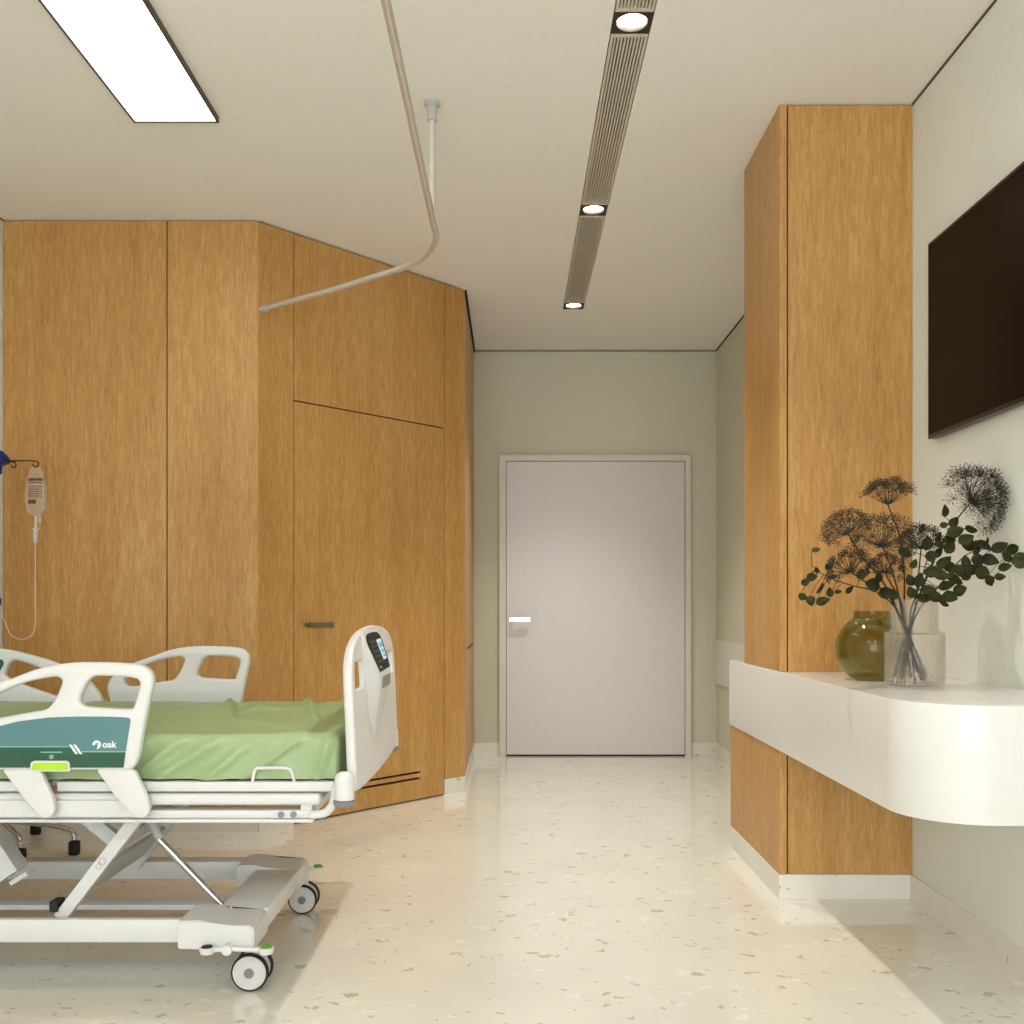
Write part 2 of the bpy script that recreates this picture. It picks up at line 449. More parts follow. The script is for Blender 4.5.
# ------------------------------------------------------------------ pillar and counter
CZ0, CZ1 = .5435, .8315
pl = thing('oak_pillar', ((PX0 + XR) / 2, 3.9, 0), 'square oak-clad pillar rising to the ceiling beside the black television', 'pillar')
for nm, z0, z1, y1 in (('upper', CZ1 + .0005, H - .001, PY1), ('lower', BASE + .002, CZ0 - .0005, PYL)):
    MB().box(PX0, PX0 + .027, PY0, y1, z0, z1, .0008, 1).build('side_panel', M['oak'], pl)
    MB().box(PX0 + .0325, XR - .0008, PY0 + .0005, PY0 + .022, z0, z1 - .003, .0008, 1).build('front_panel', M['oak'], pl)
    MB().box(PX0 + .0275, XR - .001, PY0 + .0225, y1 - .001, z0, z1).build('core', M['dark'], pl)
    MB().box(PX0, XR - .001, y1 - .0008, y1, z0, z1).build('rear_panel', M['oak'], pl)
MB().box(PX0 - .002, XR - .0015, PY0 - .002, PYL, 0, BASE, .001, 1).build('plinth', M['skirting'], pl)

cx, cr, cy0 = PX0 - .005, .2, 2.378
pts = [(cx, PYL + .004), (cx, cy0 + cr)]
pts += [(cx + cr - cr * math.cos(a), cy0 + cr - cr * math.sin(a)) for a in [k * PI / 2 / 20 for k in range(1, 21)]]
pts += [(XR - .001, cy0), (XR - .001, PYL + .004)]
me = plate([Vector(p) for p in pts], [], CZ1 - CZ0, .003)
MB().mesh(me, lambda c: Vector((c.x, c.y, c.z + (CZ0 + CZ1) / 2))).build('floating_counter', M['counter'], loc=(1.2, 3.4, CZ0), smooth=35)
tag(bpy.data.objects['floating_counter'], 'thick white floating counter with a rounded front corner below the television', 'counter')

# ------------------------------------------------------------------ television
tv = thing('television', (1.45, 2.8, 1.643), 'large black flat television mounted on the right wall', 'television')
TY0, TY1, TZ0, TZ1 = 2.21, 3.406, 1.640, 2.308
MB().box(1.422, 1.452, TY0, TY1, TZ0, TZ1, .003).build('bezel', M['bezel'], tv, smooth=40)
MB().box(1.4205, 1.4225, TY0 + .012, TY1 - .012, TZ0 + .014, TZ1 - .012).build('screen', M['screen'], tv)
MB().box(1.451, 1.4605, 2.55, 3.05, 1.8, 2.15).build('wall_mount', M['bezel'], tv)

# ------------------------------------------------------------------ ceiling fittings
def panel_light(x0, x1, y0, y1, label, dm='lamp_panel'):
    t = thing('ceiling_panel_light', ((x0 + x1) / 2, (y0 + y1) / 2, H - .02), label, 'ceiling light', 'rectangular ceiling light panels')
    w = .008
    (MB().box(x0, x0 + w, y0, y1, H - .022, H - .0005).box(x1 - w, x1, y0, y1, H - .022, H - .0005)
     .box(x0, x1, y0, y0 + w, H - .022, H - .0005).box(x0, x1, y1 - w, y1, H - .022, H - .0005)).build('frame', M['bronze'], t)
    MB().box(x0 + w, x1 - w, y0 + w, y1 - w, H - .018, H - .002).build('diffuser', M[dm], t)
panel_light(-1.415, -1.097, 2.5, 3.727, 'rectangular glowing ceiling light panel above the hospital bed')
panel_light(-1.6, -1.0, -1.9, -.4, 'added fill light panel on the ceiling, bed side, unseen behind the camera', 'fill_panel')  # unseen panel, added to brighten the room from behind the camera
panel_light(.05, .65, -1.9, -.4, 'added fill light panel on the ceiling, television side, unseen behind the camera', 'fill_panel')  # second added panel, also out of view, for more fill light

ws = .008
downs = [(3.067, 3.188), (4.541, 4.673), (6.017, 6.149)]
dl_lab = ['recessed square downlight in the ceiling slot, largest and nearest of the three',
          'recessed square downlight halfway along the ceiling slot, between two grilles',
          'recessed square downlight at the far end of the ceiling slot near the white door']
for (y0, y1), lab in zip(downs, dl_lab):
    c = Vector(((S0 + S1) / 2, (y0 + y1) / 2, H))
    t = thing('recessed_downlight', c, lab, 'downlight', 'downlights in the ceiling slot')
    ym = (y0 + y1) / 2; r = .048
    sq = [(S0 + .001, y0 + .001), (S1 - .001, y0 + .001), (S1 - .001, y1 - .001), (S0 + .001, y1 - .001)]
    ring = [(c.x + r * math.cos(k * PI / 20), ym + r * math.sin(k * PI / 20)) for k in range(40)]
    me = plate([Vector(p) for p in sq], [[Vector(p) for p in ring]], .004, .0)
    mb = MB().mesh(me, lambda v: Vector((v.x, v.y, v.z + H + .004)))
    mb.lathe([(r, H + .003), (r, H + .03), (r + .002, H + .03), (r + .002, H + .003)], (c.x, ym, 0), 40, closed=True)
    mb.box(S0 + .001, S1 - .001, y0 + .001, y1 - .001, H + .034, H + .06).build('housing', M['housing'], t, smooth=30)
    MB().lathe([(r - .001, H + .013), (r - .001, H + .02)], (c.x, ym, 0), 40).build('lens', M['lamp_lens'], t)
gr_lab = ['slatted ceiling grille nearest the camera, cut off by the top edge',
          'long slatted ceiling grille between the largest downlight and the middle downlight',
          'slatted ceiling grille between the middle downlight and the far downlight']
for (y0, y1), lab in zip([(.9, 3.066), (3.189, 4.540), (4.674, 6.016)], gr_lab):
    t = thing('linear_grille', ((S0 + S1) / 2, (y0 + y1) / 2, H), lab, 'ceiling grille', 'slatted grilles in the ceiling slot')
    fw = .013
    (MB().box(S0 + .0035, S0 + fw, y0 + .001, y1 - .001, H - .001, H + .02).box(S1 - fw, S1 - .0035, y0 + .001, y1 - .001, H - .001, H + .02)
     .box(S0 + fw, S1 - fw, y0 + .001, y0 + .014, H - .001, H + .02).box(S0 + fw, S1 - fw, y1 - .014, y1 - .001, H - .001, H + .02)).build('frame', M['slat'], t)
    m = MB(); n = 9; a, b = S0 + fw + .001, S1 - fw - .001; pitch = (b - a) / n
    for k in range(n):
        m.box(a + k * pitch + .0022, a + (k + 1) * pitch - .0022, y0 + .0145, y1 - .0145, H + .001, H + .016)
    m.build('slats', M['slat'], t)
    MB().box(S0 + .003, S1 - .003, y0 + .002, y1 - .002, H + .03, H + .034).build('backing', M['dark'], t)

# ------------------------------------------------------------------ curtain rail
RZ = 2.48
cr_ = thing('curtain_rail', (-.5, 4, RZ), 'bent metal curtain rail running from the oak wall over the bed', 'curtain rail')
def railpt(px, py):
    d = (RZ - HC) * F / (HOR - py); return ((px - 512) / F * d, d, RZ)
wallp = AM @ Vector((.018, .0, RZ))
path = [wallp, Vector(railpt(331.8, 290))] + [Vector(railpt(*p)) for p in ((380, 275), (401, 268.6), (420.4, 259.4), (431.5, 248.5), (436.3, 237))]
path += [Vector((-.290, 3.66, RZ)), Vector((-.291, 3.3, RZ)), Vector((-.293, 2.6, RZ)), Vector((-.296, 1.6, RZ)), Vector((-.296, .2, RZ))]
pp = catmull(path, 8, False)
MB().tube(pp, .0125, 12).build('rail', M['alu'], cr_, smooth=60)
d0 = (pp[6] - pp[0]).normalized()
MB().cyl(wallp + d0 * .012, wallp + d0 * .045, .0165).build('wall_socket', M['bed_grey'], cr_, smooth=40)
rod = MB().cyl((-.290, 3.615, RZ + .008), (-.290, 3.615, H - .02), .0115).build('drop_rod', M['rodwhite'], cr_, smooth=40)
MB().lathe([(.0115, H - .07), (.017, H - .07), (.017, H - .018), (.030, H - .012), (.030, H - .0005), (.0115, H - .0005)], (-.290, 3.615, 0), 28, closed=True).build('ceiling_flange', M['bed_grey'], rod, smooth=40)

# ------------------------------------------------------------------ hospital bed
bed = thing('hospital_bed', (-1.4, 3.18, 0), 'white adjustable hospital bed with a green panelled side rail on wheels', 'bed')
YR = 2.65
def nr(px, py):                    # point on the near side rail's outer face
    p = at(px, py, YR + .010); return Vector((p.x, p.z))
RX = nr(154, 700).x                # right end of the foot rails
def loc_(pts): return [Vector((RX + a, b)) for a, b in pts]
out_r = loc_([(-.532, .771), (-.505, .815), (-.445, .853), (-.37, .88), (-.30, .905), (-.22, .9185), (-.13, .9195)])
out_r += [nr(*p) for p in ((133.3, 663.8), (146, 667), (152.8, 674), (153.6, 684), (150, 701), (146.6, 717), (141.8, 743), (138.6, 758), (134.5, 766.5), (127, 769.8))]
out_r += loc_([(-.15, .6335), (-.28, .6335), (-.42, .6335), (-.472, .637), (-.495, .66), (-.522, .715)])
h1 = loc_([(-.467, .793), (-.458, .771), (-.41, .772), (-.328, .787), (-.286, .795), (-.262, .822), (-.2445, .862), (-.247, .876), (-.262, .881), (-.30, .8757), (-.355, .862), (-.41, .838), (-.455, .812)])
h2 = [nr(*p) for p in ((81, 700.5), (82, 694.3), (88.2, 682), (93, 677.2), (99, 675.7), (123, 676.6), (135.5, 678.3), (140, 681.5), (140.2, 688), (134.8, 704.5), (131, 708.5), (110, 708), (88.2, 706.4), (82.8, 704.4))]
rail_me = plate(catmull(out_r, 5), [catmull(h1, 5), catmull(h2, 5)], .032, .009)
def arm_plate(pts):
    return plate(rounded(pts, .012, 4), [], .02, .004)
armL = [nr(*p) for p in ((3, 769), (41, 769), (53.7, 797), (56, 810), (52, 817), (46, 818), (40, 815.7), (22.5, 795))]
armR = [nr(*p) for p in ((97, 769), (134.8, 769), (147.5, 796), (150.6, 810), (146.5, 817), (139.6, 818), (132.8, 813.7), (115, 795))]
def foot_rail(y, flip, dx=0.0):
    r = MB().mesh(rail_me, lambda c: Vector((c.x + dx, y + c.z, c.y))).build('side_rail', M['bed_white'], bed, smooth=50)
    for a in (armL, armR):
        s = -.004 if not flip else .004
        MB().mesh(arm_plate(a), lambda c: Vector((c.x + dx, y + s + c.z, c.y))).build('support_arm', M['bed_white'], r, smooth=50)
    return r
near = foot_rail(YR + .016, False)
# green panel on the near rail
face = YR - .0004
def flat(mb, pts, t=.0012, y=None):
    yy = face if y is None else y
    return mb.poly([(p[0], p[1]) for p in pts], yy - t, yy, lambda a, b, h: Vector((a, h, b)))
top = [nr(*p) for p in ((0, 726), (20.5, 720.8), (51.3, 717), (82, 716), (110, 716.2), (126, 716.8))]
c1 = [nr(*p) for p in ((131, 717.6), (132.2, 720.5))]
lft = loc_([(-.492, .702), (-.47, .716)])
teal = lft + top + c1 + [nr(127.2, 751.4), nr(83, 751.4), nr(71, 746.5), nr(-26, 746.5)]
flat(MB(), teal).build('teal_panel', M['teal'], near)
forest = [nr(-26, 746.5), nr(71, 746.5), nr(83, 751.4), nr(127.2, 751.4), nr(125.2, 767), nr(-18, 767), nr(-25, 757)]
flat(MB(), forest, .0010).build('green_panel', M['forest'], near)
m = MB()
for a, b in (((-26, 746.2), (70.5, 746.2)), ((84, 751.1), (127, 751.1))):
    flat(m, [nr(a[0], a[1] - .5), nr(b[0], b[1] - .5), nr(b[0], b[1] + .5), nr(a[0], a[1] + .5)], .0018)
flat(m, [nr(43, 751), nr(64, 751), nr(64, 752.2), nr(43, 752.2)], .0018)
m.build('mint_lines', M['mint'], near)
m = MB()
for dx in (0, 4.3):
    flat(m, [nr(70.8 + dx, 744), nr(73.4 + dx, 744), nr(80.0 + dx, 753.4), nr(77.4 + dx, 753.4)], .0022)
m.build('slash_marks', M['white_ink'], near)
m = MB()
# round emblem beside the lettering: a ring broken by a sweep
ec = nr(98.6, 744); er = .0112
ring = [(ec.x + er * math.cos(a), ec.y + er * math.sin(a)) for a in [math.radians(-60 + k * 10) for k in range(0, 26)]]
inner = [(ec.x + .0015 + er * .55 * math.cos(a), ec.y - .001 + er * .55 * math.sin(a)) for a in [math.radians(-20 + k * 10) for k in range(20, -1, -1)]]
flat(m, ring + inner, .002)
flat(m, [(ec.x - .001, ec.y - .0115), (ec.x + .004, ec.y - .0105), (ec.x + .0085, ec.y - .004), (ec.x + .003, ec.y + .004), (ec.x + .0015, ec.y + .001), (ec.x + .004, ec.y - .004)], .002)
m.build('emblem', M['white_ink'], near)
m = MB()
ec2 = nr(53.4, 756.2)
ro = [(ec2.x + .0055 * math.cos(k * PI / 8), ec2.y + .0055 * math.sin(k * PI / 8)) for k in range(17)]
ri = [(ec2.x + .0040 * math.cos(k * PI / 8), ec2.y + .0040 * math.sin(k * PI / 8)) for k in range(16, -1, -1)]
flat(m, ro + ri, .002)
m.build('ring_symbol', M['white_ink'], near)
m = MB()
tc = bpy.data.curves.new('txt', 'FONT'); tc.body = 'oak'; tc.size = .0245; tc.extrude = .0004; tc.offset = .0005
to = bpy.data.objects.new('txt', tc); tme = bpy.data.meshes.new_from_object(to); bpy.data.objects.remove(to)
tb = nr(104.3, 746.8)
m.mesh(tme, lambda c: Vector((tb.x + c.x * 1.02, face - .0016 - c.z, tb.y + c.y)))
m.build('lettering', M['white_ink'], near)
hb = [nr(*p) for p in ((33, 770.5), (33.5, 762), (36, 760), (69.5, 760), (72, 762), (72.6, 770.5))]
flat(MB(), rounded(hb, .006, 4), .006).build('release_surround', M['bed_white'], near)
hb = [nr(*p) for p in ((35.2, 768.8), (35.8, 763.5), (37.5, 762), (68, 762), (69.8, 763.5), (70.4, 768.8))]
part_label(flat(MB(), rounded(hb, .004, 4), .010).build('release_handle', M['lime'], near), 'lime green release handle')
foot_rail(3.72 + .016, True, -.025)
# head-end far rail
YH = 3.72
def fr(px, py): p = at(px, py, YH); return Vector((p.x, p.z))
ho = [fr(*p) for p in ((-112, 690), (-95, 668), (-70, 653), (-40, 647.8), (0, 648.8), (31, 655.5), (54, 662.5), (80, 675), (95, 689), (102.5, 704), (100, 722), (90, 728), (40, 729), (-20, 729), (-70, 728), (-100, 718))]
hh = [fr(*p) for p in ((8, 664.5), (14, 660.8), (24, 662.5), (40, 668.5), (58, 676.5), (72, 686), (76, 695), (68, 699), (55, 696), (38, 690.5), (20.5, 684), (6, 677), (4.5, 672))]
hh2 = [fr(*p) for p in ((-95, 686), (-84, 672), (-62, 661), (-38, 658), (-22, 659), (-20, 664), (-28, 678), (-38, 685), (-60, 688), (-85, 691))]
head_me = plate(catmull(ho, 5), [catmull(hh, 5), catmull(hh2, 5)], .032, .009)
hr = MB().mesh(head_me, lambda c: Vector((c.x, YH + .016 + c.z, c.y))).build('side_rail', M['bed_white'], bed, smooth=50)
MB().poly([tuple(p) for p in rounded([fr(-14, 660), fr(2, 659), fr(4.5, 663), fr(-1, 673), fr(-6, 678), fr(-18, 680)], .01, 3)], YH - .002, YH - .0004, lambda a, b, h: Vector((a, h, b))).build('control_pad', M['forest'], hr)

# footboard
FY = 3.18; HW = .48
def lean(z): return -.045 * max(0, z - .6)
fo = [(FY - HW, .585), (FY - HW, .70), (FY - HW, .86), (FY - .455, .93), (FY - .385, .970), (FY - .24, .996), (FY, 1.007),
      (FY + .24, .996), (FY + .385, .970), (FY + .455, .93), (FY + HW, .86), (FY + HW, .70), (FY + HW, .585), (FY + .465, .566), (FY + .3, .554), (FY, .549), (FY - .3, .554), (FY - .465, .566)]
def slot(y0, y1): return rounded([Vector(p) for p in ((y0, .835), (y1, .835), (y1 - .012, .912), (y0 + .004, .912))], .018, 5)
fme = plate(catmull([Vector(p) for p in fo], 5), [slot(2.745, 2.93), rounded([Vector(p) for p in ((3.43, .835), (3.615, .835), (3.611, .912), (3.442, .912))], .018, 5)], .018, .006)
fb = MB().mesh(fme, lambda c: Vector((-.430 + c.z + lean(c.y), c.x, c.y))).build('footboard', M['bed_white'], bed, smooth=55)
rim = catmull([(-.434 + lean(b), FY + (a - FY) * .972, b - (.013 if b > .9 else 0)) for a, b in fo[:13]], 6, False)
MB().tube(rim, .0145, 14).build('rim', M['bed_white'], fb, smooth=60)
# raised console in the middle of the footboard
PC = 3.075
secs = [(.998, .172, -.4385), (.988, .180, -.435), (.872, .135, -.392), (.862, .130, -.390), (.815, .116, -.392), (.74, .08, -.407), (.65, .04, -.4205)]
m = MB(); rows = []
for z, hw, x in secs:
    back = -.43 + lean(z)
    rows.append([m.bm.verts.new(p) for p in ((back, PC - hw - .015, z), (x - .003, PC - hw - .004, z), (x, PC - hw + .008, z), (x, PC + hw - .008, z), (x - .003, PC + hw + .004, z), (back, PC + hw + .015, z))])
for a, b in zip(rows, rows[1:]):
    for k in range(5): m.bm.faces.new((a[k], a[k + 1], b[k + 1], b[k]))
m.bm.faces.new(rows[0]); m.bm.faces.new(rows[-1][::-1])
for a, b in zip(rows, rows[1:]): m.bm.faces.new((a[5], a[0], b[0], b[5]))
m.build('console', M['bed_white'], fb, smooth=75)
ux = Vector((-.392 + .435, 0, .872 - .988)).normalized()     # down the sloping face
def cf(y, s, n=.0): 
    nn = Vector((-ux.z, 0, ux.x)); return Vector((-.435, y, .988)) + ux * s + nn * n
def console_plate(pts, n0, n1):
    mb = MB(); return mb.poly(pts, n0, n1, lambda y, s, h: cf(y, s, h))
cp = catmull([(PC - .158, .030, 0), (PC - .130, .008, 0), (PC - .06, .001, 0), (PC + .06, .000, 0), (PC + .135, .006, 0), (PC + .165, .028, 0), (PC + .150, .070, 0), (PC + .128, .112, 0), (PC + .118, .119, 0), (PC, .121, 0), (PC - .11, .122, 0), (PC - .120, .114, 0), (PC - .142, .066, 0)], 4)
console_plate([(p.x, p.y) for p in cp], .0004, .002).build('control_panel', M['panel_black'], fb)
console_plate([(PC + .03, .026), (PC + .135, .024), (PC + .115, .090), (PC + .04, .092)], .002, .003).build('display', M['screen_pale'], fb)
m = MB()
for a, b, s0, s1 in ((.045, .12, .036, .052), (.055, .11, .058, .070), (.06, .108, .074, .084)):
    m.poly([(PC + a, s0), (PC + b, s0), (PC + b, s1), (PC + a, s1)], .003, .0036, lambda y, s, h: cf(y, s, h))
m.build('display_graph', M['screen_blue'], fb)
m = MB()
for r in range(5):
    for c in range(3):
        y = PC - .115 + c * .042 + r * .004; s = .024 + r * .016
        m.poly([(y, s), (y + .022, s), (y + .022, s + .008), (y, s + .008)], .002, .003, lambda a, b, h: cf(a, b, h))
m.build('keys', M['key_grey'], fb)
MB().poly([(PC - .08, .106), (PC - .068, .106), (PC - .068, .112), (PC - .08, .112)], .002, .003, lambda a, b, h: cf(a, b, h)).build('indicator_lamp', M['white_ink'], fb)
MB().box(-.3925, -.3885, PC - .075, PC + .100, .822, .856).build('grip_recess', M['grey'], fb)
for y in (2.668, 3.692):
    b = MB().lathe([(.001, .6265), (.012, .625), (.021, .6195), (.025, .611), (.0265, .607), (.0265, .552), (.022, .549), (.001, .549)], (-.449, y, 0), 32).build('corner_roller', M['bed_white'], bed, smooth=50)
    MB().lathe([(.001, .549), (.0295, .549), (.0295, .541), (.024, .533), (.001, .533)], (-.449, y, 0), 32).build('roller_cap', M['grey'], b, smooth=40)
    y0, y1 = (2.70, 2.74) if y < FY else (3.62, 3.66)
    MB().box(-.470, -.43, y0, y1, .566, .586, .003).build('roller_bracket', M['bed_metal'], bed)

# platform and chassis rails
XHd = -2.30
m = MB()
for y0 in (2.70, 3.62):
    m.box(-1.235, -.462, y0, y0 + .04, .566, .593, .004).box(XHd, -1.262, y0, y0 + .04, .566, .593, .004)
m.box(-.50, -.462, 2.72, 3.64, .566, .593, .004).box(XHd, XHd + .04, 2.72, 3.64, .566, .593, .004)
m.box(XHd, -.5, 2.74, 3.62, .578, .590)
m.build('mattress_platform', M['bed_metal'], bed, smooth=40)
m = MB()
for y0 in (2.70, 3.61): m.box(XHd, -.52, y0, y0 + .05, .528, .561, .012, 4)
m.build('platform_rail', M['bed_white'], bed, smooth=40)
m = MB()
for y0 in (2.708, 3.602):
    m.box(XHd, -.54, y0, y0 + .05, .492, .514, .003).box(XHd, -.54, y0 - .008, y0 + .058, .482, .491, .002)
    m.box(-.575, -.545, y0 + .002, y0 + .048, .514, .53)
m.box(-.60, -.55, 2.75, 3.61, .490, .512).box(XHd + .2, XHd + .25, 2.75, 3.61, .490, .512).box(-1.12, -1.05, 2.75, 3.61, .485, .512)
m.build('chassis_rail', M['bed_metal'], bed, smooth=40)
MB().box(-1.62, -.985, 2.688, 2.7, .500, .545, .002).build('rail_mount', M['bed_metal'], bed)
m = MB()
for px in (280.6, 293): 
    p = at(px, 815, 2.70); m.cyl((p.x, 2.7085, .503), (p.x, 2.702, .503), .0085)
part_label(m.build('bolts', M['grey'], bed, smooth=40), 'pair of grey bolts')
br = catmull([(-.478, 2.702, .58), (-.480, 2.70, .562), (-.484, 2.70, .540), (-.494, 2.70, .520), (-.512, 2.70, .507), (-.545, 2.702, .503)], 6, False)
MB().tube(br, .0115, 14).build('bracket_tube', M['bed_white'], bed, smooth=50)
lp = [at(252.3, 783.5, 2.71), at(254, 773.5, 2.71), at(256, 769, 2.71), at(261, 768, 2.71), at(285, 768, 2.71), at(290.5, 769.5, 2.71), at(292.5, 773.5, 2.71), at(294.6, 783.5, 2.71)]
MB().tube(catmull(lp, 4, False), .0050, 10).build('accessory_loop', M['bed_white'], bed, smooth=50)

# lifting legs
def beam(mb, x0, z0, x1, z1, w, y0, y1):
    a, b = Vector((x0, 0, z0)), Vector((x1, 0, z1)); t = (b - a).normalized(); n = Vector((-t.z, 0, t.x)) * w / 2
    return mb.poly([((a + n).x, (a + n).z), ((b + n).x, (b + n).z), ((b - n).x, (b - n).z), ((a - n).x, (a - n).z)], y0, y1, lambda p, q, h: Vector((p, h, q)))
LEG = (-1.275, .19, -1.045, .49)
lg = beam(MB(), *LEG, .034, 2.80, 2.832).build('lifting_leg', M['bed_metal'], bed)
m = MB()
for dx, dz, r in ((0, 0, .011), (-.0105, -.0145, .009)):
    m.lathe([(r, 2.7985), (r, 2.7999), (r * .72, 2.7999), (r * .72, 2.7985)], (-1.152 + dx, 0, .352 + dz), 24, 'Y', True)
part_label(m.build('ring_marks', M['bed_grey'], lg, smooth=40), 'two pale ring marks')
beam(MB(), *LEG, .034, 3.35, 3.382).build('lifting_leg', M['bed_metal'], bed)
m = MB()
def along(t): return LEG[0] + (LEG[2] - LEG[0]) * t, LEG[1] + (LEG[3] - LEG[1]) * t
for t0, t1 in ((.16, .46), (.60, .78)):
    a, b = along(t0), along(t1); beam(m, a[0], a[1], b[0], b[1], .012, 2.833, 3.349)
m.build('cross_plate', M['bed_grey'], bed)
beam(MB(), -1.30, .50, -1.135, .365, .04, 2.90, 2.925).build('inner_leg', M['bed_metal'], bed)
beam(MB(), -1.7135, .5985, -1.4935, .2665, .10, 2.92, 2.99).build('head_leg', M['bed_metal'], bed)
beam(MB(), -1.478, .252, -1.428, .282, .012, 2.93, 2.975).build('head_leg_foot', M['bed_white'], bed)
MB().box(-1.297, -1.275, 2.79, 2.84, .212, .240).build('leg_stop', M['rubber'], bed)
pi_ = MB().cyl(at(158, 838, 2.95), at(224.5, 908, 2.95), .0105).build('gas_strut', M['chrome'], bed, smooth=40)
a, b = at(152, 822, 2.95), at(160, 839, 2.95)
MB().cyl(a + Vector((-.02, 0, .035)), b, .016, .012).build('strut_bracket', M['bed_grey'], pi_, smooth=40)

# base frame
XB = -2.15
m = MB()
m.box(XB, -.90, 2.742, 2.766, .1425, .206, .004)
m.build('base_beam', M['bed_metal'], bed, smooth=40)
m = MB(); m.box(XB, -.90, 3.375, 3.44, .1425, .203, .004); m.build('base_beam', M['bed_metal'], bed, smooth=40)
MB().box(XB, -.845, 3.10, 3.175, .123, .139, .003).build('centre_tray', M['bed_metal'], bed, smooth=40)
def end_cover(y0, y1, side):
    prof = [(-.914, .1325), (-.914, .209), (-.85, .2105), (-.81, .199), (-.712, .196), (-.705, .188), (-.705, .128)]
    mb = MB().poly(prof, y0, y1, lambda p, q, h: Vector((p, h, q)))
    bmesh.ops.bevel(mb.bm, geom=list(mb.bm.edges), offset=.004, segments=2, affect='EDGES')
    return mb.build('end_cover', M['bed_white'], bed, smooth=40)
for e in (end_cover(2.718, 2.875, 0), end_cover(3.30, 3.455, 1)): pass
MB().box(-.848, -.705, 2.876, 3.299, .140, .198, .006).build('crossbar', M['bed_white'], bed, smooth=40)
MB().box(-2.15, -2.02, 2.72, 3.455, .140, .205, .006).build('crossbar', M['bed_white'], bed, smooth=40)
def caster(x, y, r, pedal_y):
    c = MB().cyl((x, y + .026, .060), (x, y + .026, .138), .016).box(x - .02, x + .02, y + .016, y + .037, r, r + .045, .004).build('caster', M['bed_white'], bed, smooth=40)
    m = MB()
    for yy in (y, y + .053): m.lathe([(.001, yy - .011), (r * .25, yy - .0115), (r * .88, yy - .0095), (r * .90, yy - .007), (r * .90, yy + .007), (.001, yy + .009)], (x, 0, r), 40, 'Y')
    m.build('wheel_disc', M['wheel'], c, smooth=35)
    m = MB()
    for yy in (y, y + .053): m.lathe([(r * .901, yy - .009), (r * .96, yy - .0095), (r, yy - .005), (r, yy + .005), (r * .96, yy + .0095), (r * .901, yy + .009)], (x, 0, r), 48, 'Y', True)
    m.build('tyre', M['rubber'], c, smooth=50)
    m = MB().lathe([(.001, y - .0135), (r * .27, y - .013), (r * .28, y - .010), (.001, y - .010)], (x, 0, r), 24, 'Y')
    m.build('hub_cap', M['grey'], c, smooth=35)
    if pedal_y is not None:
        z = .142; y_ = pedal_y
        m = MB().tube([(x - .088, y_, z - .002), (x - .03, y_, z + .001), (x + .055, y_, z - .002)], .007, 10)
        m.cyl((x - .04, y_ - .014, z), (x - .04, y_ + .02, z), .0135).cyl((x - .035, y_ + .02, z + .002), (x - .035, y_ + .1, z + .002), .008)
        for dx in (-.096, .064): m.lathe([(.002, z - .013), (.018, z - .011), (.0215, z), (.0205, z + .006), (.002, z + .006)], (x + dx, y_, 0), 24)
        m.build('brake_pedal', M['bed_white'], c, smooth=40)
        MB().lathe([(.001, z + .010), (.013, z + .009), (.016, z + .0062), (.001, z + .0062)], (x + .064, y_, 0), 24).build('green_pad', M['green_pedal'], c, smooth=40)
        MB().lathe([(.001, z + .010), (.013, z + .009), (.016, z + .0062), (.001, z + .0062)], (x - .096, y_, 0), 24).build('black_pad', M['rubber'], c, smooth=40)
caster(-.7285, 2.768, .052, 2.692)
caster(-.7285, 3.462, .050, None)
m = MB().tube([(-.715, 3.475, .150), (-.69, 3.49, .152)], .007, 8)
m.lathe([(.002, .144), (.017, .146), (.0195, .155), (.002, .157)], (-.682, 3.495, 0), 20)
pp_ = m.build('brake_pedal', M['bed_white'], bed, smooth=40)
MB().lathe([(.001, .162), (.013, .161), (.0165, .1572), (.001, .1572)], (-.682, 3.495, 0), 20).build('green_pad', M['green_pedal'], pp_, smooth=40)
caster(-2.085, 2.768, .052, None)
caster(-2.085, 3.40, .050, None)
hb = plate(catmull([Vector(p) for p in ((2.72, .60), (2.72, .95), (2.80, 1.05), (3.18, 1.10), (3.56, 1.05), (3.64, .95), (3.64, .60))], 5), [], .034, .012)
MB().mesh(hb, lambda c: Vector((-2.355 + c.z, c.x, c.y))).build('headboard', M['bed_white'], bed, smooth=50)
for y in (2.9, 3.4): MB().box(-2.36, -2.30, y, y + .05, .568, .64).build('headboard_bracket', M['bed_metal'], bed)

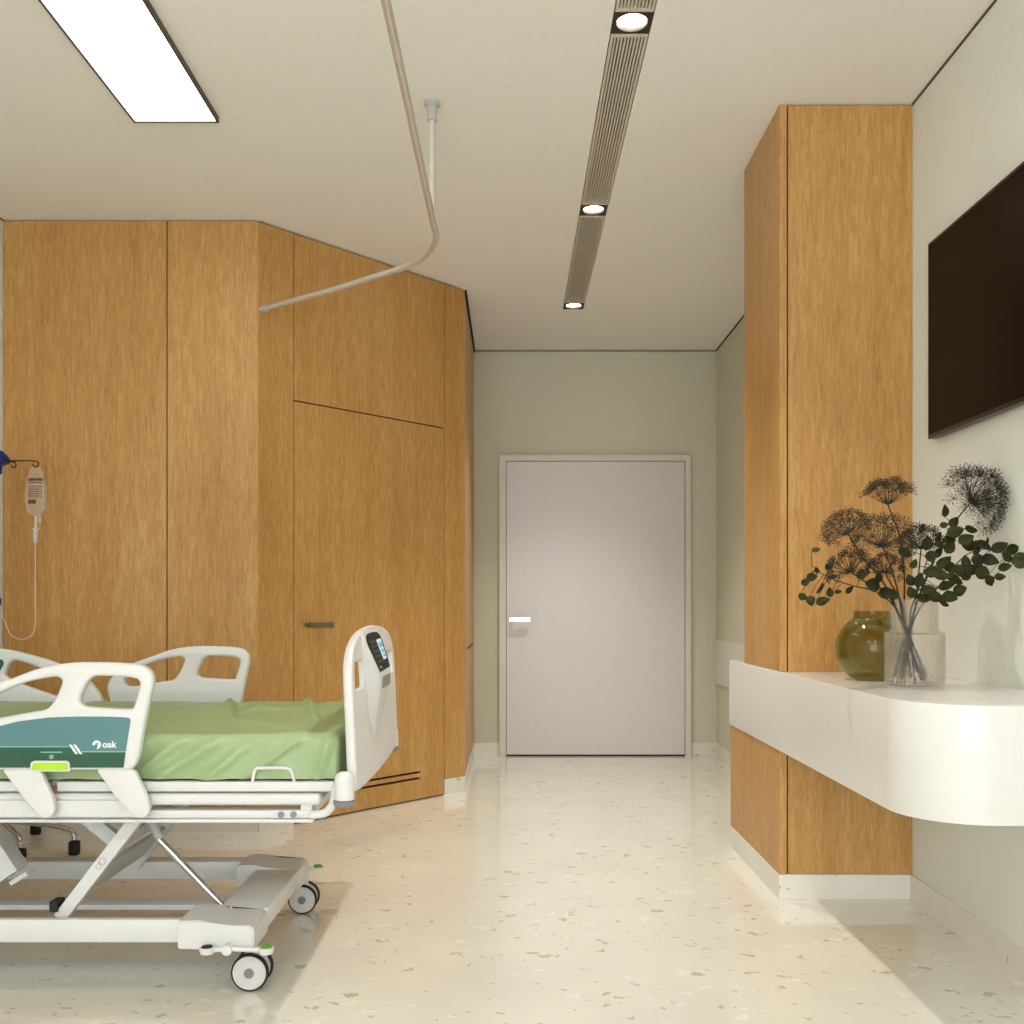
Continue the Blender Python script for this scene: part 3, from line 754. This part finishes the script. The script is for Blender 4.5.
# mattress and sheet
MB().box(-2.29, -.50, 2.80, 3.58, .5945, .68, .03, 3).build('mattress', M['mattress'], loc=(-1.4, 3.19, .5935), smooth=40)
tag(bpy.data.objects['mattress'], 'slab mattress lying under the green sheet on the bed', 'mattress')
def sheet():
    X0, X1, Y0, Y1, Z0, Z1, R = -2.318, -.472, 2.713, 3.655, .5945, .722, .022
    bm = bmesh.new()
    def rb(p):     # rounded box projection
        q = Vector((min(max(p.x, X0 + R), X1 - R), min(max(p.y, Y0 + R), Y1 - R), min(p.z, Z1 - R)))
        d = p - q
        return q + d.normalized() * R if d.length > 1e-9 else p
    def ridge(x, y, x0, y0, x1, y1, w, h):
        d = Vector((x1 - x0, y1 - y0)); L = d.length; d /= L
        s = (x - x0) * d.x + (y - y0) * d.y; n = -(x - x0) * d.y + (y - y0) * d.x
        k = min(max(s / L, 0), 1); end = math.exp(-((s - k * L) / .05) ** 2)
        a = math.exp(-(n / w) ** 2)
        b = math.exp(-((n - 2.0 * w) / (1.6 * w)) ** 2)
        return 1.7 * h * end * (a - .45 * b)
    RID = [(-1.02, 3.60, -.86, 3.05, .014, .011), (-.74, 3.62, -.62, 3.12, .015, .012), (-.60, 3.62, -.50, 3.3, .014, .008), (-.95, 3.15, -.60, 2.78, .02, .006),
           (-1.30, 3.5, -1.02, 2.9, .02, .008), (-1.6, 3.6, -1.35, 3.0, .02, .009), (-1.9, 3.5, -1.75, 2.9, .02, .008), (-.88, 3.4, -.66, 3.35, .016, .006), (-1.12, 3.25, -.8, 3.32, .02, .006)]
    SID = [(-.60, .690, -.72, .605, .006, .006), (-.84, .68, -.95, .61, .016, .007), (-.92, .69, -1.0, .63, .012, .006), (-1.02, .67, -1.06, .60, .012, .007), (-.50, .70, -.53, .60, .012, .006), (-.76, .66, -.83, .60, .012, .005),
           (-1.4, .70, -1.5, .60, .015, .006), (-1.7, .70, -1.8, .60, .015, .006)]
    def disp(p):
        n1 = noise.noise(Vector((p.x * 5, p.y * 5, p.z * 7))) * .004 + noise.noise(Vector((p.x * 15 + p.y * 9, p.y * 11, p.z * 18))) * .0022
        e = Vector((0, 0, 0))
        topw = min(1, max(0, (p.z - (Z1 - R)) / R))
        dz = n1 + sum(ridge(p.x, p.y, *r) for r in RID)
        e.z += dz * topw
        sy = -1 if p.y < (Y0 + Y1) / 2 else 1
        sidew = 1 - topw
        if p.x < X1 - R * .8:
            ds = n1 * 1.3 + sum(ridge(p.x, p.z, *r) for r in SID)
            ds += .004 * math.sin(p.x * 38 + 2 * noise.noise(Vector((p.x * 4, 0, 0)))) * (1 - min(1, (p.z - Z0) / .09))
            e.y += sy * ds * sidew
        if p.z < Z0 + .03: e.z += noise.noise(Vector((p.x * 14, p.y * 3, 4))) * .004 + .003
        return e
    nx, ny, nz = 190, 84, 14
    grid = {}
    def vert(i, j, k):
        key = (i, j, k)
        if key not in grid:
            def spread(t, a, b): return a + (b - a) * t
            p = Vector((spread(i / nx, X0, X1), spread(j / ny, Y0, Y1), spread(k / nz, Z0, Z1)))
            p = rb(p)
            grid[key] = bm.verts.new(p + disp(p))
        return grid[key]
    for i in range(nx):
        for j in range(ny): bm.faces.new((vert(i, j, nz), vert(i + 1, j, nz), vert(i + 1, j + 1, nz), vert(i, j + 1, nz)))
    for k in range(nz):
        for i in range(nx):
            bm.faces.new((vert(i, 0, k), vert(i + 1, 0, k), vert(i + 1, 0, k + 1), vert(i, 0, k + 1)))
            bm.faces.new((vert(i, ny, k), vert(i, ny, k + 1), vert(i + 1, ny, k + 1), vert(i + 1, ny, k)))
        for j in range(ny):
            bm.faces.new((vert(0, j, k), vert(0, j, k + 1), vert(0, j + 1, k + 1), vert(0, j + 1, k)))
            bm.faces.new((vert(nx, j, k), vert(nx, j + 1, k), vert(nx, j + 1, k + 1), vert(nx, j, k + 1)))
    mb = MB(); mb.bm.free(); mb.bm = bm
    o = mb.build('bed_sheet', M['sheet'], loc=(-1.4, 3.19, .5935), smooth=180)
    tag(o, 'creased pale green sheet covering the mattress of the hospital bed', 'bed sheet')
sheet()

# ------------------------------------------------------------------ drip stand and fluid bag
IX, IY = -2.279, 4.40
iv = thing('drip_stand', (IX, IY, 0), 'slim metal drip stand with navy blue fittings at the left wall', 'drip stand')
pole = MB().cyl((IX, IY, .10), (IX, IY, 1.70), .0125).build('pole', M['chrome'], iv, smooth=40)
cap = MB().lathe([(.001, 1.755), (.026, 1.755), (.044, 1.738), (.054, 1.722), (.054, 1.702), (.024, 1.69), (.022, 1.655), (.0126, 1.65), (.0126, 1.69), (.001, 1.70)], (IX, IY, 0), 28).build('hook_hub', M['blue'], iv, smooth=40)
def hook(dx, dy, z):
    L = math.hypot(dx, dy); u = Vector((dx / L, dy / L, 0)); o = Vector((IX, IY, z))
    pts = [o + u * .036, o + u * (L - .012)]
    c = o + u * L + Vector((0, 0, -.014))
    pts += [c + u * .013 * math.sin(a) + Vector((0, 0, .013 * math.cos(a))) for a in [k * PI / 6 for k in range(-1, 10)]]
    MB().tube(pts, .0028, 8).build('hook', M['wire'], iv, smooth=60)
hook(.174, .0, 1.712); hook(.092, -.03, 1.704); hook(-.07, .08, 1.712); hook(-.06, -.10, 1.712)
MB().lathe([(.0127, 1.075), (.020, 1.075), (.020, 1.105), (.0127, 1.105)], (IX, IY, 0), 24, closed=True).build('clamp', M['blue'], iv, smooth=40)
MB().lathe([(.001, .085), (.035, .085), (.035, .125), (.022, .145), (.001, .145)], (IX, IY, 0), 28).build('hub', M['chrome'], iv, smooth=40)
for ang, L in ((-16.8, .415), (-48, .35), (-105, .38), (80, .27)):
    u = Vector((math.cos(math.radians(ang)), math.sin(math.radians(ang)), 0)); o = Vector((IX, IY, 0))
    pts = [o + u * .03 + Vector((0, 0, .122)), o + u * (L * .5) + Vector((0, 0, .122)), o + u * (L - .04) + Vector((0, 0, .108)), o + u * (L - .008) + Vector((0, 0, .094)), o + u * L + Vector((0, 0, .066))]
    lg = MB().tube(catmull(pts, 6, False), .0115, 12).build('leg', M['chrome'], iv, smooth=60)
    e = o + u * L
    MB().box(e.x - .022, e.x + .022, e.y - .018, e.y + .018, 0, .062, .010, 3).build('caster', M['rubber'], lg, smooth=40)
BX, BY = IX + .174, IY
bag = thing('fluid_bag', (BX, BY, 1.47), 'clear plastic drip bag hanging from the hook before the oak wall', 'drip bag')
bo = [(-.020, 1.685), (.020, 1.685), (.033, 1.655), (.044, 1.60), (.049, 1.545), (.042, 1.495), (.022, 1.468), (-.022, 1.468), (-.042, 1.495), (-.049, 1.545), (-.044, 1.60), (-.033, 1.655)]
hole = [(.007 * math.cos(k * PI / 6), 1.6765 + .005 * math.sin(k * PI / 6)) for k in range(12)]
bme = plate(catmull([Vector(p) for p in bo], 5), [[Vector(p) for p in hole]], .006, .003)
def puff(c):
    k = max(0, 1 - (c.x / .05) ** 2) * max(0, 1 - ((c.y - 1.56) / .115) ** 2)
    return Vector((BX + c.x, BY + c.z * (1 + 3.5 * k), c.y))
# dense pillow so that it can bulge
bmv = MB()
N1, N2 = 14, 26
def half(z):
    ys = sorted(((p[1], abs(p[0])) for p in bo if p[0] > 0))
    for (a, wa), (b, wb) in zip(ys, ys[1:]):
        if a <= z <= b: return wa + (wb - wa) * (z - a) / (b - a)
    return ys[0][1] if z < ys[0][0] else ys[-1][1]
ringv = []
for j in range(N2 + 1):
    z = 1.468 + (1.685 - 1.468) * j / N2; w = half(z); tk = .001 + .021 * (max(0, 1 - ((z - 1.545) / .105) ** 2)) ** .7 
    ringv.append([bmv.bm.verts.new((BX + w * math.cos(a), BY + tk * math.sin(a), z)) for a in [2 * PI * k / 28 for k in range(28)]])
for a, b in zip(ringv, ringv[1:]):
    for k in range(28): bmv.bm.faces.new((a[k], a[(k + 1) % 28], b[(k + 1) % 28], b[k]))
bmv.bm.faces.new(ringv[0]); bmv.bm.faces.new(ringv[-1])
pouch = bmv.build('pouch', M['bag'], bag, smooth=60)
def on_bag(x, z): 
    w = half(z); tk = .001 + .021 * (max(0, 1 - ((z - 1.545) / .105) ** 2)) ** .7
    return BY - tk * math.sqrt(max(0, 1 - (x / w) ** 2)) - .0015
def patch(mb, x0, x1, z0, z1, n=8):
    g = [[mb.bm.verts.new((BX + x0 + (x1 - x0) * i / n, on_bag(x0 + (x1 - x0) * i / n, z0 + (z1 - z0) * j / n), z0 + (z1 - z0) * j / n)) for i in range(n + 1)] for j in range(n + 1)]
    for j in range(n):
        for i in range(n): mb.bm.faces.new((g[j][i], g[j][i + 1], g[j + 1][i + 1], g[j + 1][i]))
    return mb
m = MB()
patch(m, -.026, .034, 1.622, 1.634); patch(m, -.026, .036, 1.612, 1.616)
for k in range(7): patch(m, -.024, .036 - .006 * (k % 3), 1.596 - k * .008, 1.599 - k * .008)
patch(m, -.024, .012, 1.520, 1.538)
m.build('printed_label', M['print'], bag)
MB().cyl((BX, BY, 1.468), (BX, BY, 1.415), .006).cyl((BX + .018, BY, 1.470), (BX + .018, BY, 1.44), .0045).box(BX - .014, BX + .014, BY - .006, BY + .006, 1.408, 1.414, .001).build('port', M['print_light'], bag, smooth=40)
ch = MB().lathe([(.001, 1.408), (.0095, 1.408), (.0105, 1.39), (.0085, 1.355), (.004, 1.345), (.001, 1.345)], (BX - .001, BY, 0), 24).build('drip_chamber', M['print_light'], bag, smooth=40)
ln = [(BX - .002, BY, 1.346), (BX - .002, BY, 1.2), (BX - .002, BY, 1.06), (BX - .002, BY, .99), (BX - .014, BY, .945), (BX - .045, BY, .925), (BX - .08, BY, .925), (BX - .112, BY, .945), (BX - .132, BY, .99), (BX - .150, BY, 1.04), (BX - .147, BY, 1.075)]
MB().tube(catmull(ln, 6, False), .0021, 8).build('drip_line', M['tube'], bag, smooth=60)

# ------------------------------------------------------------------ vases and dried flowers
VX, VY, VZ = 1.213, 3.0, CZ1
vs = MB().lathe([(.001, VZ + .0005), (.076, VZ + .0005), (.0845, VZ + .006), (.086, VZ + .014), (.086, VZ + .153), (.083, VZ + .160), (.072, VZ + .163), (.068, VZ + .167), (.0665, VZ + .174), (.0665, VZ + .257),
                 (.0625, VZ + .257), (.0625, VZ + .172), (.066, VZ + .160), (.080, VZ + .154), (.082, VZ + .148), (.082, VZ + .016), (.074, VZ + .010), (.001, VZ + .010)], (VX, VY, 0), 64)
vase = vs.build('glass_vase', M['clear_glass'], loc=(VX, VY, VZ), smooth=40)
tag(vase, 'clear stepped glass vase holding dried flowers on the white counter', 'vase')
OX, OY, OR = 1.163, 3.215, .113
prof = [(.001, VZ + .0005), (.052, VZ + .0005), (.060, VZ + .004)]
czz = VZ + .100
for k in range(1, 20):
    a = math.radians(-57 + k * (57 + 58) / 19.0)
    prof.append((OR * math.cos(a), czz + .104 * math.sin(a) / .9))
prof += [(.058, VZ + .203), (.0575, VZ + .222), (.0535, VZ + .222), (.0535, VZ + .2)]
for k in range(19, 0, -1):
    a = math.radians(-57 + k * (57 + 58) / 19.0)
    prof.append(((OR - .004) * math.cos(a), czz + .100 * math.sin(a) / .9))
prof += [(.050, VZ + .012), (.001, VZ + .010)]
ov = MB().lathe(prof, (OX, OY, 0), 64).build('round_vase', M['olive_glass'], loc=(OX, OY, VZ), smooth=40)
tag(ov, 'round olive glass vase standing empty on the counter against the oak pillar', 'vase')

def umbel(hub, axis, R, rays, spread, dark, seed, name_label, via, droop=.0, foot=None):
    rays = int(rays * 1.4); spread *= 1.12
    """one dried flower stem: stalk, rays and florets"""
    rnd = random.Random(seed)
    hub = Vector(hub); axis = Vector(axis).normalized()
    t = thing('dried_flower', (VX, VY, VZ + .012), name_label, 'dried flower', 'dried flower stems in the glass vase')
    foot = Vector(foot)
    pts = catmull([foot] + [Vector(v) for v in via] + [hub], 8, False)
    n = len(pts)
    MB().tube(pts, [.0033 - .0014 * i / n for i in range(n)], 7).build('stem', M['stem'], t, smooth=60)
    s = axis.orthogonal().normalized(); w = axis.cross(s)
    m = MB()
    for k in range(rays):
        ph = 2.39996 * k + rnd.uniform(-.2, .2); th = spread * math.sqrt((k + .5) / rays) * rnd.uniform(.9, 1.08)
        d = axis * math.cos(th) + (s * math.cos(ph) + w * math.sin(ph)) * math.sin(th)
        L = R * rnd.uniform(.72, .95)
        side = (s * math.cos(ph) + w * math.sin(ph))
        tip = hub + d * L + Vector((0, 0, -droop * L * rnd.uniform(.3, 1)))
        mid = hub + d * L * .5 + side * L * .07
        m.tube([hub, mid, tip], [.0009, .0007, .0005], 4, False)
        fd = (tip - mid).normalized(); fs = fd.orthogonal().normalized(); fw = fd.cross(fs)
        nf = 18
        for q in range(nf):
            a = 2.39996 * q; b = 1.15 * math.sqrt((q + .5) / nf)
            e = fd * math.cos(b) + (fs * math.cos(a) + fw * math.sin(a)) * math.sin(b)
            l2 = R * rnd.uniform(.20, .32)
            fp = tip + e * l2
            m.tube([tip, fp], [.0004, .0003], 3, False)
            m.ball(fp, rnd.uniform(.0012, .0023), 1 if False else 1, (1, 1, .8))
    m.build('flower_head', M['umbel_dark' if dark else 'umbel'], t)
neck = Vector((VX, VY, VZ + .25))
def pt(px, py, d): return at(px, py, d)
umbel(pt(971, 502, 2.99), (.78, -.1, .56), .104, 56, 1.38, True, 1, 'tall dark dried flower with the biggest open head, nearest the television', [pt(912, 622, 3.0), pt(925, 580, 2.99), pt(948, 532, 2.99)], .05, pt(899, 676, 3.02))
umbel(pt(888, 505, 3.03), (-.05, -.1, 1), .080, 26, .98, False, 2, 'dried flower topping the bunch in front of the oak pillar', [pt(906, 622, 3.0), pt(904, 570, 3.02), pt(899, 535, 3.03)], 0, pt(921, 680, 2.99))
umbel(pt(848, 534, 3.0), (-.45, -.2, .8), .070, 30, 1.35, False, 3, 'dried flower leaning far left in front of the oak pillar, brownish round head', [pt(902, 620, 2.99), pt(885, 585, 2.99), pt(862, 556, 3.0)], .0, pt(927, 676, 3.01))
umbel(pt(882, 546, 2.93), (-.05, -.35, .9), .092, 36, 1.45, False, 4, 'wide dried flower in the middle of the bunch, just below the topmost head', [pt(904, 622, 2.985), pt(897, 588, 2.95), pt(889, 562, 2.94)], .0, pt(917, 672, 3.03))
umbel(pt(851, 572, 2.96), (-.35, -.25, .8), .066, 26, 1.4, True, 5, 'low dried flower on the left above the outermost green leaves', [pt(900, 618, 2.985), pt(885, 592, 2.97), pt(866, 582, 2.965)], .0, pt(924, 682, 3.02))
umbel(pt(885, 573, 2.96), (-.1, -.3, .9), .055, 22, 1.4, True, 6, 'small dark dried flower low in the middle, directly above the glass neck', [pt(905, 620, 2.99), pt(900, 600, 2.97), pt(891, 584, 2.965)], .0, pt(911, 678, 3.0))
umbel(pt(921, 549, 3.05), (.1, .1, .95), .072, 30, 1.3, True, 7, 'dark dried flower behind the leaves where oak pillar meets wall', [pt(913, 620, 3.01), pt(917, 590, 3.03), pt(919, 570, 3.045)], .0, pt(904, 684, 3.02))

def leafy(label, stem_px, leaves, seed, foot):
    rnd = random.Random(seed)
    t = thing('leafy_branch', (VX, VY, VZ + .012), label, 'leafy branch', 'leafy green branches in the glass vase')
    main = catmull([Vector(foot)] + [pt(*p) for p in stem_px], 8, False)
    m = MB(); n = len(main)
    m.tube(main, [.0026 - .0015 * i / n for i in range(n)], 6)
    lm = MB()
    for (px, py, d, L, ang) in leaves:
        c = pt(px, py, d)
        p0 = min((q for q in main[8:]), key=lambda q: (q - c).length)
        u = Vector((math.cos(math.radians(ang)), rnd.uniform(-.5, .3), math.sin(math.radians(ang)))).normalized()
        base = c - u * L * .5
        m.tube([p0, (p0 + base) / 2 + Vector((0, 0, .004)), base], [.0012, .0010, .0008], 5)
        nn = Vector((rnd.uniform(-.9, .9), -1, rnd.uniform(-.4, 1.0)))
        s = u.cross(nn).normalized(); nrm = s.cross(u).normalized()
        W = L * rnd.uniform(.36, .44); K = 8; cv = rnd.uniform(-.2, .2)
        rows = []
        for i in range(K + 1):
            v = i / K
            wd = W * (math.sin(PI * min(1, v ** .8)) ** .75) * (1.0 - .15 * v) if 0 < v < 1 else 0
            ctr = base + u * L * v + nrm * (cv * L * (v * v - v * .3))
            wd = max(wd, .0003)
            rows.append([lm.bm.verts.new(ctr + s * wd * e + nrm * (.14 * abs(e) * wd + (.0 if e else -.0006))) for e in (-1, -.5, 0, .5, 1)])
        for a, b in zip(rows, rows[1:]):
            for k in range(4): lm.bm.faces.new((a[k], a[k + 1], b[k + 1], b[k]))
    m.build('stem', M['stem'], t, smooth=60)
    lv = lm.build('leaves', M['leaf'], t, smooth=60)
    md = lv.modifiers.new('thickness', 'SOLIDIFY'); md.thickness = .0006
S = .001
leafy('leafy branch spreading left over the round olive vase with rounded green leaves',
      [(903, 620, 2.985), (880, 594, 2.94), (850, 585, 2.92), (826, 576, 2.91), (812, 566, 2.91)],
      [(816, 550, 2.91, .027, 10), (803, 597, 2.89, .03, -20), (811, 601, 2.9, .034, -85), (820, 588, 2.9, .04, 70), (823, 601, 2.89, .042, 20), (817, 570, 2.92, .022, 110), (812, 577, 2.92, .034, 10),
       (806, 582, 2.9, .03, 30), (830, 592, 2.93, .032, 100), (872, 585, 2.9, .052, 170), (850, 590, 2.93, .03, 40), (887, 593, 2.9, .05, 15), (833, 577, 2.93, .026, 200), (828, 567, 2.93, .024, 130), (861, 574, 2.92, .034, 80), (879, 577, 2.93, .032, 95), (894, 595, 2.92, .04, -20), (838, 592, 2.92, .022, 0)], 11, pt(926, 680, 2.985))
leafy('dense leafy branch in the centre, dark leaves massed above the vase neck',
      [(910, 620, 2.985), (918, 590, 2.95), (927, 560, 2.93), (932, 540, 2.93)],
      [(927, 543, 2.92, .046, 80), (905, 553, 2.92, .044, -30), (922, 528, 2.93, .03, 60), (914, 564, 2.93, .034, 60), (919, 580, 2.92, .045, 80), (910, 580, 2.94, .036, 110), (933, 571, 2.9, .05, 20), (928, 589, 2.9, .046, 10),
       (941, 575, 2.9, .05, -20), (947, 586, 2.9, .05, 15), (936, 597, 2.9, .05, -10), (950, 597, 2.92, .046, -15), (944, 562, 2.91, .05, 40), (955, 580, 2.93, .05, -30), (938, 552, 2.92, .042, 60), (926, 598, 2.92, .04, 30), (960, 590, 2.94, .044, 20), (966, 575, 2.93, .04, 50),
       (939, 545, 2.92, .042, 170), (932, 556, 2.91, .04, 10), (912, 592, 2.93, .04, 120), (921, 598, 2.94, .036, 160), (952, 571, 2.9, .044, 75), (944, 604, 2.93, .034, -20), (948, 566, 2.93, .045, 150)], 12, pt(915, 684, 3.02))
leafy('upright leafy branch climbing towards the biggest flower head',
      [(912, 618, 3.0), (926, 580, 2.98), (942, 545, 2.965), (956, 527, 2.96)],
      [(945, 511, 2.95, .038, 95), (954, 522, 2.95, .036, 60), (944, 525, 2.95, .026, 10), (955, 532, 2.93, .052, 15), (966, 540, 2.93, .050, 25), (971, 530, 2.94, .042, -10), (950, 547, 2.94, .044, 60), (938, 537, 2.95, .036, 80), (968, 545, 2.94, .046, 170), (950, 540, 2.95, .04, 140)], 13, pt(896, 684, 3.01))
leafy('leafy branch reaching right along the wall, its leaf tips cut off by the image edge',
      [(915, 618, 3.0), (940, 585, 2.96), (965, 556, 2.92), (990, 549, 2.88), (1015, 560, 2.85)],
      [(976, 548, 2.91, .05, 100), (984, 546, 2.9, .052, -40), (990, 560, 2.89, .05, -20), (1000, 547, 2.88, .05, 35), (1013, 549, 2.87, .042, 5), (1022, 560, 2.84, .058, 15), (1007, 557, 2.86, .044, -30), (1005, 567, 2.87, .038, 20), (983, 573, 2.89, .055, -20), (990, 581, 2.9, .036, -60),
       (966, 561, 2.92, .04, 110), (973, 570, 2.92, .05, 10), (1000, 577, 2.88, .034, 5), (987, 541, 2.9, .026, 80), (1030, 556, 2.83, .046, 20), (960, 571, 2.93, .042, -70), (978, 561, 2.9, .046, -80)], 14, pt(902, 680, 2.985))

# ------------------------------------------------------------------ light
def area(name, loc, size, size_y, energy, color, rot):
    l = bpy.data.lights.new(name, 'AREA'); l.shape = 'RECTANGLE'; l.size = size; l.size_y = size_y; l.energy = energy; l.color = color
    o = bpy.data.objects.new(name, l); COL.objects.link(o); o.location = loc; o.rotation_euler = rot
    return o
area('window_daylight', ((WX0 + WX1) / 2, YF - .25, (WZ0 + WZ1) / 2), WX1 - WX0 + .3, WZ1 - WZ0 + .2, 145, (.945, .955, 1.0), (math.radians(90), 0, 0))
for i, (y0, y1) in enumerate(downs):
    l = bpy.data.lights.new('downlight_beam', 'SPOT'); l.energy = 105; l.color = (1, .96, .9); l.spot_size = math.radians(84); l.spot_blend = .8; l.shadow_soft_size = .045
    o = bpy.data.objects.new('downlight_beam', l); COL.objects.link(o); o.location = ((S0 + S1) / 2, (y0 + y1) / 2, H - .003)
w = bpy.data.worlds.new('World'); SC.world = w; w.use_nodes = True
w.node_tree.nodes['Background'].inputs[0].default_value = (.85, .9, 1, 1); w.node_tree.nodes['Background'].inputs[1].default_value = .8

cam = bpy.data.cameras.new('camera'); cam.lens = 35; cam.sensor_width = 36; cam.sensor_fit = 'HORIZONTAL'
cam.shift_y = (HOR - 512) / 1024
co = bpy.data.objects.new('camera', cam); COL.objects.link(co)
co.location = (0, 0, HC); co.rotation_euler = (math.radians(90), 0, 0)
SC.camera = co
vs_ = SC.view_settings
vs_.view_transform = 'Standard'; vs_.look = 'None'; vs_.gamma = 1; vs_.exposure = -.11; vs_.use_curve_mapping = False
